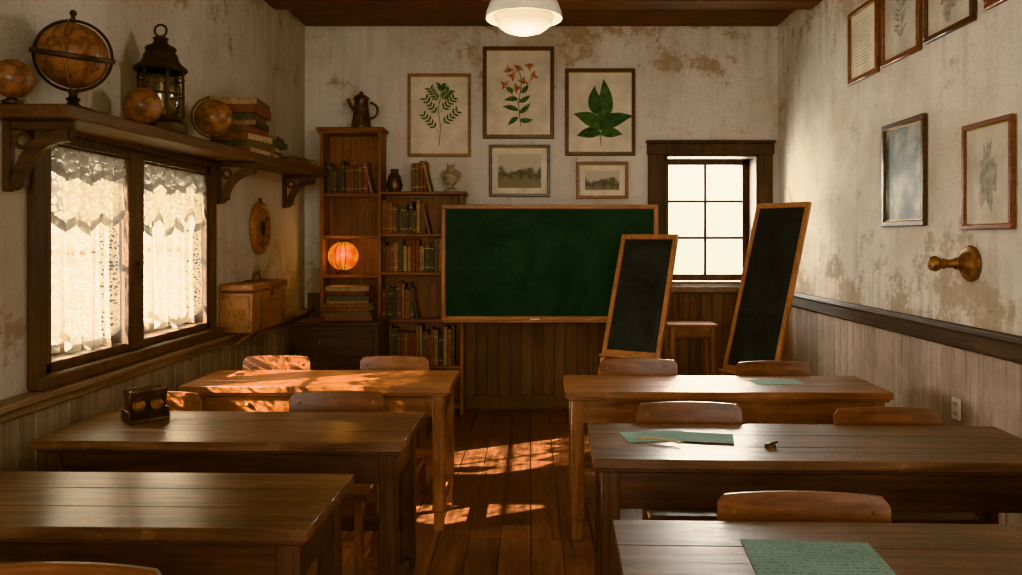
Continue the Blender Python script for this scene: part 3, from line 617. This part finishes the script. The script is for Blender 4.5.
for (sx,sz,ang,L_) in ((.0,-.15,2.3,.2),(.0,-.1,.7,.2),(.0,-.02,2.2,.2),(0,.02,.8,.18),(0,.1,2.1,.15),(.01,.12,.9,.12),(.02,.2,1.6,.06)):
    ex,ez=sx+L_*math.cos(ang),sz+L_*math.sin(ang); stem(b,[(sx,sz),(ex,ez)],.004,'stem')
    for q in range(5):
        t=.3+.7*q/4; X,Z=sx+(ex-sx)*t,sz+(ez-sz)*t
        for sg in (-1,1): leaf(b,X,Z,ang+sg*.9,.042+rr.uniform(0,.02),.019,'leaf',YP-.0002*q)
b.done('botanical_print',(cx,YB-.001,cz))
cx,cz,w,h=px(483,554,47,139); b=B(); frame(b,w,h,.034,'frD','paper')
stem(b,[(.02,-.3),(.0,-.1),(.03,.1),(.0,.22)],.007,'stem'); stem(b,[(0,-.1),(-.10,.05)],.005,'stem'); stem(b,[(.02,0),(.12,.13)],.005,'stem')
for i,(X,Z,a,L_) in enumerate(((.0,-.18,.4,.14),(0,-.16,2.6,.15),(0,-.08,.2,.12),(0,-.06,2.9,.13),(.02,.0,.5,.1),(-.05,0,2.2,.08),(0,-.22,3.5,.12),(.01,-.24,-.3,.12))): leaf(b,X,Z,a,L_,.045,'leaf',YP-.0002*i,bend=.3)
for fi,(X,Z) in enumerate(((-.12,.07),(.0,.22),(.13,.15),(.04,.10),(-.05,.15),(.10,.24),(-.02,.04),(-.09,.2))):
    for q in range(7): leaf(b,X,Z,q*math.pi*2/7.6+fi*1.7,.028+.024*(q%2),.020,'flower' if (fi+q//3)%2 else 'flower2',YP-.002-.0002*q-.0001*fi)
b.done('botanical_print',(cx,YB-.001,cz))
cx,cz,w,h=px(565,635,69,156); b=B(); frame(b,w,h,.032,'frD','paper')
stem(b,[(.01,-.3),(-.01,-.1),(.02,.1)],.008,'stem')
for i,(X,Z,a,L_,wd,bd) in enumerate(((0,-.10,1.15,.40,.14,.35),(0,-.02,2.25,.26,.12,-.5),(0,-.16,2.0,.28,.13,.6),(.0,-.16,.9,.32,.13,-.5),(0,-.2,.5,.2,.10,-.5),(0,-.2,2.7,.21,.10,.5))):
    leaf(b,X,Z,a,L_,wd,'leaf2' if i%2 else 'leaf',YP-.0003*i,12,bd); stem(b,[(X+L_*.9*t*math.cos(a+bd*t),Z+L_*.9*t*math.sin(a+bd*t)) for t in (0,.3,.6,1)],.003,'stem',YP-.0003*i-.0002)
b.done('botanical_print',(cx,YB-.001,cz))
for (r_,fm) in (((489,550,145,197),'frD'),((576,628,162,199),'frL')):
    cx,cz,w,h=px(*r_); b=B(); frame(b,w,h,.028,fm,'paper'); b.box(-w/2+.08,w/2-.08,-.0142,-.0125,-h/2+.08,h/2-.08,'land',0); b.done('landscape_print',(cx,YB-.001,cz))
def rframe(y0,y1,z0,z1,fm,kind,name,ft=.03):
    b=B(); w,h=abs(y1-y0),z1-z0
    frame(b,w,h,ft,fm,'glazed' if kind=='glazed' else ('paper2' if kind!='page' else 'paper'))
    rr=random.Random(int(y0*100))
    if kind=='plant':
        pts=[(0,-h*.3),(.01,-h*.1),(-.01,h*.1),(.0,h*.3)]; stem(b,pts,.004,'ink')
        for i in range(10):
            t=-h*.25+i*h*.055
            for s in (-1,1): leaf(b,0,t,(.5 if s>0 else math.pi-.5)+rr.uniform(-.3,.3),w*.2,.02,'ink2',YP-.0001*i)
    elif kind=='map':
        pts=[]; 
        for i in range(28):
            a=i*2*math.pi/28; r_=w*.22*(1+rr.uniform(-.35,.4)); pts.append((r_*math.cos(a)*.7,YP,r_*math.sin(a)*1.6))
        b.poly(pts,'ink2')
        for i in range(6): stem(b,[(rr.uniform(-w*.3,w*.3),rr.uniform(-h*.3,h*.3)) for _ in range(2)],.002,'ink')
    elif kind=='page':
        for i in range(14): stem(b,[(-w*.28,h*.3-i*h*.045),(w*rr.uniform(.15,.28),h*.3-i*h*.045)],.004,'ink2')
    return b.done(name,(XR-.001,(y0+y1)/2,(z0+z1)/2),-math.pi/2)
rframe(5.04,5.50,2.56,3.05,'frR','page','framed_document',.03)
rframe(4.50,4.98,2.57,3.12,'frR','plant','framed_sketch',.03)
rframe(3.95,4.44,2.585,3.12,'frD','map','framed_map',.03)
rframe(3.38,3.85,2.605,3.12,'frR','plant','framed_sketch',.03)
rframe(4.44,4.97,1.58,2.205,'frD','glazed','framed_glazed_print',.034)
rframe(3.63,4.05,1.55,2.075,'frR','map','framed_map',.027)
b=B(); b.lathe([(0,0),(.088,0),(.092,.008),(.085,.02),(.06,.026),(.055,.04),(.035,.055),(.026,.07),(.03,.08),(.022,.09),(.02,.13),(.028,.14),(.022,.15),(.032,.165),(.04,.185),(.034,.205),(.014,.216),(0,.218)],'bronze',rot=(0,-math.pi/2,0))
b.tube([(-.05,0,-.01),(-.05,-.03,-.06),(-.03,-.04,-.08)],.007,'bronze'); b.done('bronze_wall_knob',(XR-.002,4.0,1.382))
b=B(); b.box(-.012,-.001,-.038,.038,-.055,.055,'plastic',.003)
for z in (-.025,.025):
    for y in (-.01,.01): b.box(-.0135,-.011,y-.003,y+.003,z-.008,z+.008,'hole',0)
b.done('wall_outlet',(XR-.03,4.08,.64))
# ---------------------------------------------------------------- pendant
b=B(); b.cyl((0,0,.36),(0,0,ZC-2.51-.03),.008,'iron'); b.lathe([(0,ZC-2.51-.045),(.06,ZC-2.51-.045),(.05,ZC-2.51-.03),(.05,ZC-2.511),(0,ZC-2.511)],'iron')
b.lathe([(0,.37),(.03,.37),(.045,.33),(.05,.25),(.045,.245)],'brass')
b.lathe([(.045,.25),(.08,.24),(.13,.21),(.17,.165),(.19,.11),(.192,.085),(.188,.083),(.15,.098),(.12,.10)],'whiteglass',seg=40)
b.lathe([(.145,.10),(.146,.08),(.13,.05),(.10,.028),(.06,.014),(0,.01)],'whiteglass',seg=40); b.done('pendant_lamp',(-.03,4.0,2.52))
# ---------------------------------------------------------------- desk items
def sheet(x,y,w,d,rz,z=.751):
    b=B()
    t=bmesh.new(); g=[[t.verts.new((-w/2+w*i/8,-d/2+d*j/6,.001+.003*(math.sin(i*.7)*math.sin(j*.5))**2)) for j in range(7)] for i in range(9)]
    for i in range(8):
        for j in range(6): t.faces.new((g[i][j],g[i+1][j],g[i+1][j+1],g[i][j+1]))
    b.add(t,'mint'); b.done('worksheet_paper',(x,y,z),rz)
sheet(.67,1.87,.31,.24,-.08); sheet(.48,3.05,.25,.16,.12,.7512); sheet(.66,3.02,.21,.15,-.2,.754); sheet(1.30,4.22,.25,.15,.05)
b=B(); b.cyl((-.09,0,.005),(.07,0,.005),.004,'pencil',seg=6); b.cyl((.07,0,.005),(.09,0,.005),.004,'paper',.0005,6); b.done('pencil',(.48,2.96,.757),-.5)
b=B(); b.lathe([(0,0),(.02,0),(.02,.008),(.012,.012),(0,.012)],'copper',seg=14); b.cyl((0,0,.01),(.03,.01,.014),.004,'copper',seg=8); b.done('pen_nib_holder',(.87,2.9,.7512))
b=B(); b.box(-.08,.08,-.055,.055,0,.014,'copper',.003)
for s in (-1,1):
    b.box(-.075,.075,-.006,.006,.014,.15,'copper',.004,rot=(s*.32,0,0),piv=(0,s*.035,.014))
for X in (-.035,.035): b.lathe([(0,0),(.024,0),(.026,.004),(.02,.008),(.014,.004),(0,.007)],'bronze',(X,-.031,.07),(math.pi/2-.32,0,0),20)
b.box(-.082,-.074,-.05,.05,.01,.05,'copper',.002); b.box(.074,.082,-.05,.05,.01,.05,'copper',.002)
b.done('brass_desk_stand',(-1.60,3.33,.751),.75)
# ---------------------------------------------------------------- light
w=bpy.data.worlds.new('World'); sc.world=w; w.use_nodes=True; nt=w.node_tree; bg=nt.nodes['Background']
tc=N(nt,'ShaderNodeTexCoord'); sx=N(nt,'ShaderNodeSeparateXYZ'); nt.links.new(tc.outputs['Generated'],sx.inputs[0])
r=ramp(nt,[(0,(.50,.45,.34)),(.48,(.85,.8,.66)),(.55,(1,.95,.84)),(.7,(.95,.97,1))]); mr=N(nt,'ShaderNodeMapRange'); mr.inputs['From Min'].default_value=-1; nt.links.new(sx.outputs['Z'],mr.inputs[0]); nt.links.new(mr.outputs[0],r.inputs[0])
nt.links.new(r.outputs[0],bg.inputs[0]); bg.inputs[1].default_value=2.2
def light(type_,name,loc,direc,energy,col,**k):
    l=bpy.data.lights.new(name,type_); l.energy=energy; l.color=col
    for a,v in k.items(): setattr(l,a,v)
    o=bpy.data.objects.new(name,l); sc.collection.objects.link(o); o.location=loc
    if direc: o.rotation_euler=Vector(direc).to_track_quat('-Z','Y').to_euler()
    return o
light('SUN','sun',(-6,0,6),(1.15,.58,-.84),88,(1,.77,.49),angle=math.radians(.6))
light('AREA','daylight_left',(XL-.35,4.13,1.5),(1,.05,-.1),165,(1,.93,.84),shape='RECTANGLE',size=1.7,size_y=1.1,spread=math.radians(112))
light('AREA','daylight_back',(1.62,YB+.5,1.75),(-.25,-1,-.25),95,(1,.94,.84),shape='RECTANGLE',size=.9,size_y=1.2)
light('AREA','added_fill_front',(.1,YF-.5,1.9),(0,1,-.05),115,(1,.90,.78),shape='RECTANGLE',size=2.8,size_y=1.7)  # added fill lamp behind the camera, brightens the room
light('POINT','pendant_bulb',(-.03,4.0,2.40),None,22,(1,.84,.65),shadow_soft_size=.12)
light('POINT','globe_lamp_bulb',(-1.60,6.78,1.40),None,2,(1,.42,.10),shadow_soft_size=.05)
# ---------------------------------------------------------------- camera
cam=bpy.data.cameras.new('camera'); co=bpy.data.objects.new('camera',cam); sc.collection.objects.link(co); sc.camera=co
co.location=(0,0,1.5); co.rotation_euler=(math.pi/2,0,0); cam.sensor_width=36; cam.lens=800/1022*36; cam.shift_x=-19/1022; cam.shift_y=-47.5/1022; cam.clip_start=.05
vs=sc.view_settings
try:
    vs.view_transform='Khronos PBR Neutral'; vs.look='None'; vs.exposure=.22; vs.gamma=1.0
except Exception as e:
    print(e); vs.view_transform='AgX'; vs.look='AgX - Punchy'; vs.exposure=.6
